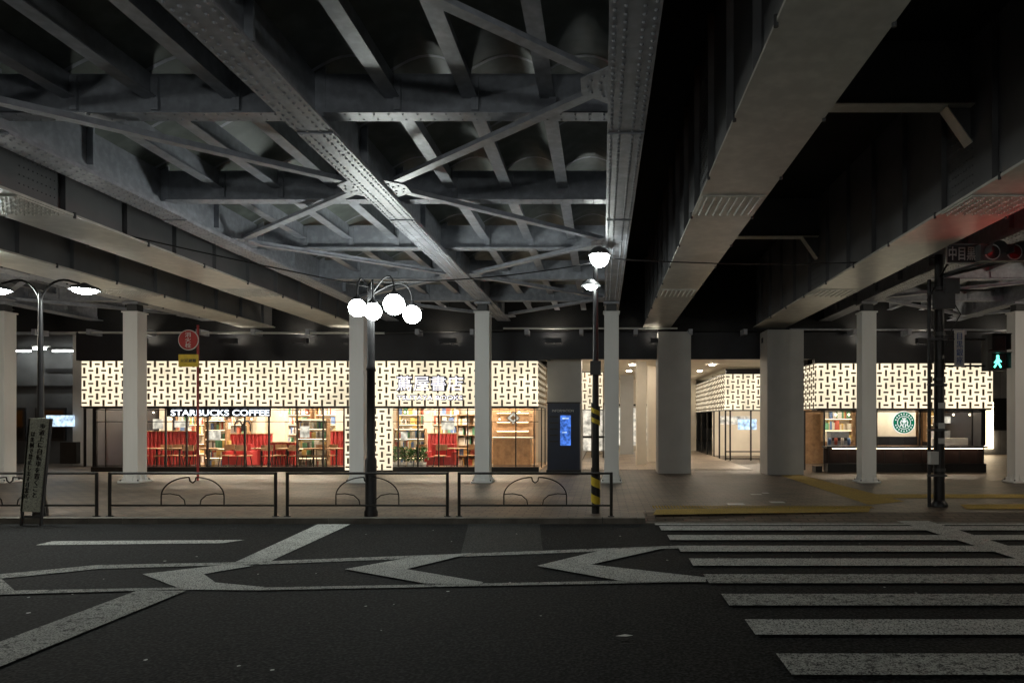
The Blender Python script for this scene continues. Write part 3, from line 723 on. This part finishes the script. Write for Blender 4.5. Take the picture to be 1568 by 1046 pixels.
for z in(sz0,(sz0+sz1)/2):
    h=(sz1-sz0)/2; b.box(sx0+.03,sx1-.03,y-.112,y-.101,z+.03,z+h-.03,'lens')
    b.box(sx0+.01,sx1-.01,y-.3,y-.1,z+h-.03,z+h-.015,'black'); b.box(sx0,sx0+.012,y-.25,y-.1,z+.04,z+h-.03,'black'); b.box(sx1-.012,sx1,y-.25,y-.1,z+.04,z+h-.03,'black')
cx=(sx0+sx1)/2; z=sz0+.05; y2=y-.125
b.cyl((cx,y2,z+.23),(cx,y2+.01,z+.23),.028,'sgreen',14)
b.bar((cx,y2,z+.2),(cx,y2,z+.1),.01,.06,'sgreen',(1,0,0)); b.bar((cx,y2,z+.12),(cx-.07,y2,z+.01),.01,.03,'sgreen',(1,0,0)); b.bar((cx,y2,z+.12),(cx+.06,y2,z+.01),.01,.03,'sgreen',(1,0,0))
b.bar((cx,y2,z+.18),(cx-.07,y2,z+.1),.01,.022,'sgreen',(1,0,0)); b.bar((cx,y2,z+.18),(cx+.07,y2,z+.12),.01,.022,'sgreen',(1,0,0))
for z in(sz0+.1,sz1-.1): b.cyl((X,y,z),(sx0,y,z),.02,'black',8)
b.cyl((X,y,wz(512,y)),(wx(1462,y),y,wz(512,y)),.015,'black',6)
b.box(wx(1461,y),wx(1476,y),y-.02,y+.0,wz(562,y),wz(506,y),'whitep')
TP=b.build('signal_pole')
text('sign_text_v','目\n黒\n銀\n座',wx(1468.5,y),y-.025,wz(534,y),.13,.62,'bluep',TP)
y=12.9
x0,x1=wx(1449,y),wx(1511,y)
SB=MB(); SB.box(x0,x1,y,y+.06,wz(402,y)-.02,wz(375,y)+.02,'whitep'); so=SB.build('street_name_sign',None,.01)
SB2=MB(); SB2.box(x0+.02,x1-.02,y-.006,y-.001,wz(402,y),wz(375,y),'steel_d'); SB2.build('face',so)
SB3=MB(); SB3.cyl((X,13.6,4.55),(x0+.1,y+.06,4.75),.02,'black',8); SB3.build('bracket',so)
text('sign_text','中目黒駅',(x0+x1)/2,y-.012,wz(388.5,y),.68,.26,'col',so,bold=.01)
def vsignal(x0,y,z,lens):
    b=MB()
    b.box(x0,x0+1.15,y-.05,y+.12,z-.14,z+.14,'steel_d')
    for i,m in enumerate(lens):
        c=(x0+.2+.375*i,y-.06,z); b.cyl(c,(c[0],c[1]+.02,c[2]),.115,m,20); b.cyl((c[0],c[1]+.004,z),(c[0],c[1]+.01,z),.135,'greyw',20)
        n=16
        for k in range(n):
            a0=math.pi*(k/n)*1.2-.3; a1=math.pi*((k+1)/n)*1.2-.3; R=.14
            b.add([(c[0]+R*math.cos(a0),y-.05,c[2]+R*math.sin(a0)),(c[0]+R*math.cos(a1),y-.05,c[2]+R*math.sin(a1)),(c[0]+R*math.cos(a1),y-.28,c[2]+R*math.sin(a1)),(c[0]+R*math.cos(a0),y-.28,c[2]+R*math.sin(a0))],[(0,1,2,3)],'steel_d')
    return b
b=vsignal(6.45,11.7,4.58,('lens','lensr','lens')); b.cyl((6.95,11.75,4.55),(6.75,13.6,4.6),.03,'steel_d',8); b.build('traffic_signal')
# unseen red signal, added with its hood to throw red onto the girder flange
b=MB(); X,y=7.8,10.1
b.cyl((X+.5,y,-.1),(X+.5,y,4.6),.08,'black',12); b.box(X,X+.2,y-.2,y+.2,3.6,4.65,'steel_d'); b.sph((X-.03,y,4.45),.11,'sred',12,8); b.cyl((X-.02,y,3.9),(X+.02,y,3.9),.13,'lens',14); b.cyl((X+.1,y,4.0),(X+.5,y,4.0),.02,'black',6)
b.box(X-.75,X-.002,y-.45,y+.45,4.28,4.3,'black'); b.box(X-.75,X-.002,y-.47,y-.451,4.28,4.68,'black'); b.box(X-.75,X-.002,y+.451,y+.47,4.28,4.68,'black')
b.build('added_red_signal')
# fire-hydrant sign
b=MB(); y=19.4; X=wx(303,y); c=(wx(290,y),y-.05,wz(521,y))
b.cyl((X,y,0),(X,y,wz(498,y)),.032,'redp',12); b.cyl(c,(c[0],c[1]+.02,c[2]),.29,'whitep',32); b.cyl((c[0],c[1]-.006,c[2]),(c[0],c[1]-.001,c[2]),.27,'red',32)
b.box(c[0]-.28,c[0]+.28,y-.05,y-.03,wz(562,y),wz(543,y),'yel'); b.cyl((c[0],y-.02,c[2]),(X,y-.02,c[2]),.015,'redp',6)
o=b.build('fire_hydrant_sign'); text('sign_text','消\n火\n栓',c[0],c[1]-.012,c[2],.17,.44,'whitep',o); text('plate_text','火災避難',c[0],y-.056,wz(552.5,y),.45,.1,'black',o)
# signboard left
b=MB(); y=11.75
def sbp(px,py): return (wx(px,y),wz(py,y))
b.prismy([sbp(30,783),sbp(60,784),sbp(76,641),sbp(44,640)],y,y+.05,'dirtyp')
b.bar((wx(31,y),y+.02,-.1),(wx(45,y),y+.02,wz(640,y)),.03,.04,'steel_d',(0,1,0)); b.bar((wx(61,y),y+.02,-.1),(wx(77,y),y+.02,wz(641,y)),.03,.04,'steel_d',(0,1,0))
b.bar((wx(34,y),y+.5,-.1),(wx(50,y),y+.06,1.3),.03,.03,'steel_d'); b.bar((wx(31,y),y+.03,.05),(wx(61,y),y+.03,.05),.03,.04,'steel_d')
o=b.build('standing_signboard')
t1=text('sign_text','歩\n道\n上\nに\n自\n転\n車\nを\n置\nく\nこ\nと',wx(60,y),y-.012,wz(705,y),.095,1.28,'black',o); t2=text('sign_text_small','は\n条\n例\nで\n禁\n止\nし\nま\nす\n目\n黒\n区',wx(46,y),y-.012,wz(712,y),.07,1.15,'black',o)
for t in(t1,t2):
    if t: t.rotation_euler=(0,math.radians(6.5),0)
# cables
b=MB()
def cable(p,q,sag,r=.012):
    p=Vector(p);q=Vector(q); pts=[p.lerp(q,k/20)-Vector((0,0,sag*4*(k/20)*(1-k/20))) for k in range(21)]
    for a,c in zip(pts[:-1],pts[1:]): b.cyl(a,c,r,'black',6,cap=False)
cable((wx(-60,11),11,wz(300,11)),(wx(568,12.2),12.2,wz(440,12.2)),.05); cable((wx(917,12.6),12.6,wz(395,12.6)),(wx(1438,13.6),13.6,wz(395,13.6)),.12); cable((wx(568,12.2),12.2,wz(432,12.2)),(wx(912,12.6),12.6,wz(402,12.6)),.1)
b.build('overhead_cables')
# added globe lamps, never in view, put there to light girders and ceiling
def fill_lamp(X,y,z,g='fill_globe'):
    b=MB(); b.cyl((X,y,-.1),(X,y,z+.1),.07,'black',12,.045)
    for s in(-1,1):
        b.tube([(X,y,z),(X+s*.2,y,z+.25),(X+s*.4,y,z+.2)],.02,'black',8)
        b.sph((X+s*.4,y,z),.18,g,14,8); b.lathe((X+s*.4,y,z+.165),[(.09,0),(.07,.04),(.02,.07)],'black',12)
    b.build('fill_globe_lamp')
fill_lamp(8.3,-2.0,3.6); fill_lamp(-8.5,-2.5,3.6); fill_lamp(-.8,-4.5,3.6)
fill_lamp(-14.2,12.3,3.6,'warm_fill_globe'); fill_lamp(12.3,12.8,3.6,'warm_fill_globe')
# ---------------------------------------------------------------- world + moonlight
w=bpy.data.worlds.new('World'); S.world=w; w.use_nodes=True; nt=w.node_tree
bg=nt.nodes['Background']; sk=nt.nodes.new('ShaderNodeTexSky'); sk.sky_type='NISHITA'; sk.sun_disc=False; sk.sun_elevation=math.radians(2); sk.sun_rotation=math.radians(200)
nt.links.new(sk.outputs[0],bg.inputs[0]); bg.inputs[1].default_value=.012
l=bpy.data.lights.new('sun','SUN'); l.energy=.01; l.angle=math.radians(.5); l.color=(1,.95,.9); o=bpy.data.objects.new('sun',l); o.rotation_euler=(math.radians(88),0,math.radians(-20)); S.collection.objects.link(o)
c=bpy.data.cameras.new('camera'); c.lens=24; c.sensor_width=36; c.shift_x=-(VX-784)/1568; c.shift_y=(VY-523)/1568; c.clip_end=500; c.clip_start=.05
o=bpy.data.objects.new('camera',c); o.location=(0,0,H); o.rotation_euler=(math.pi/2,0,0); S.collection.objects.link(o); S.camera=o
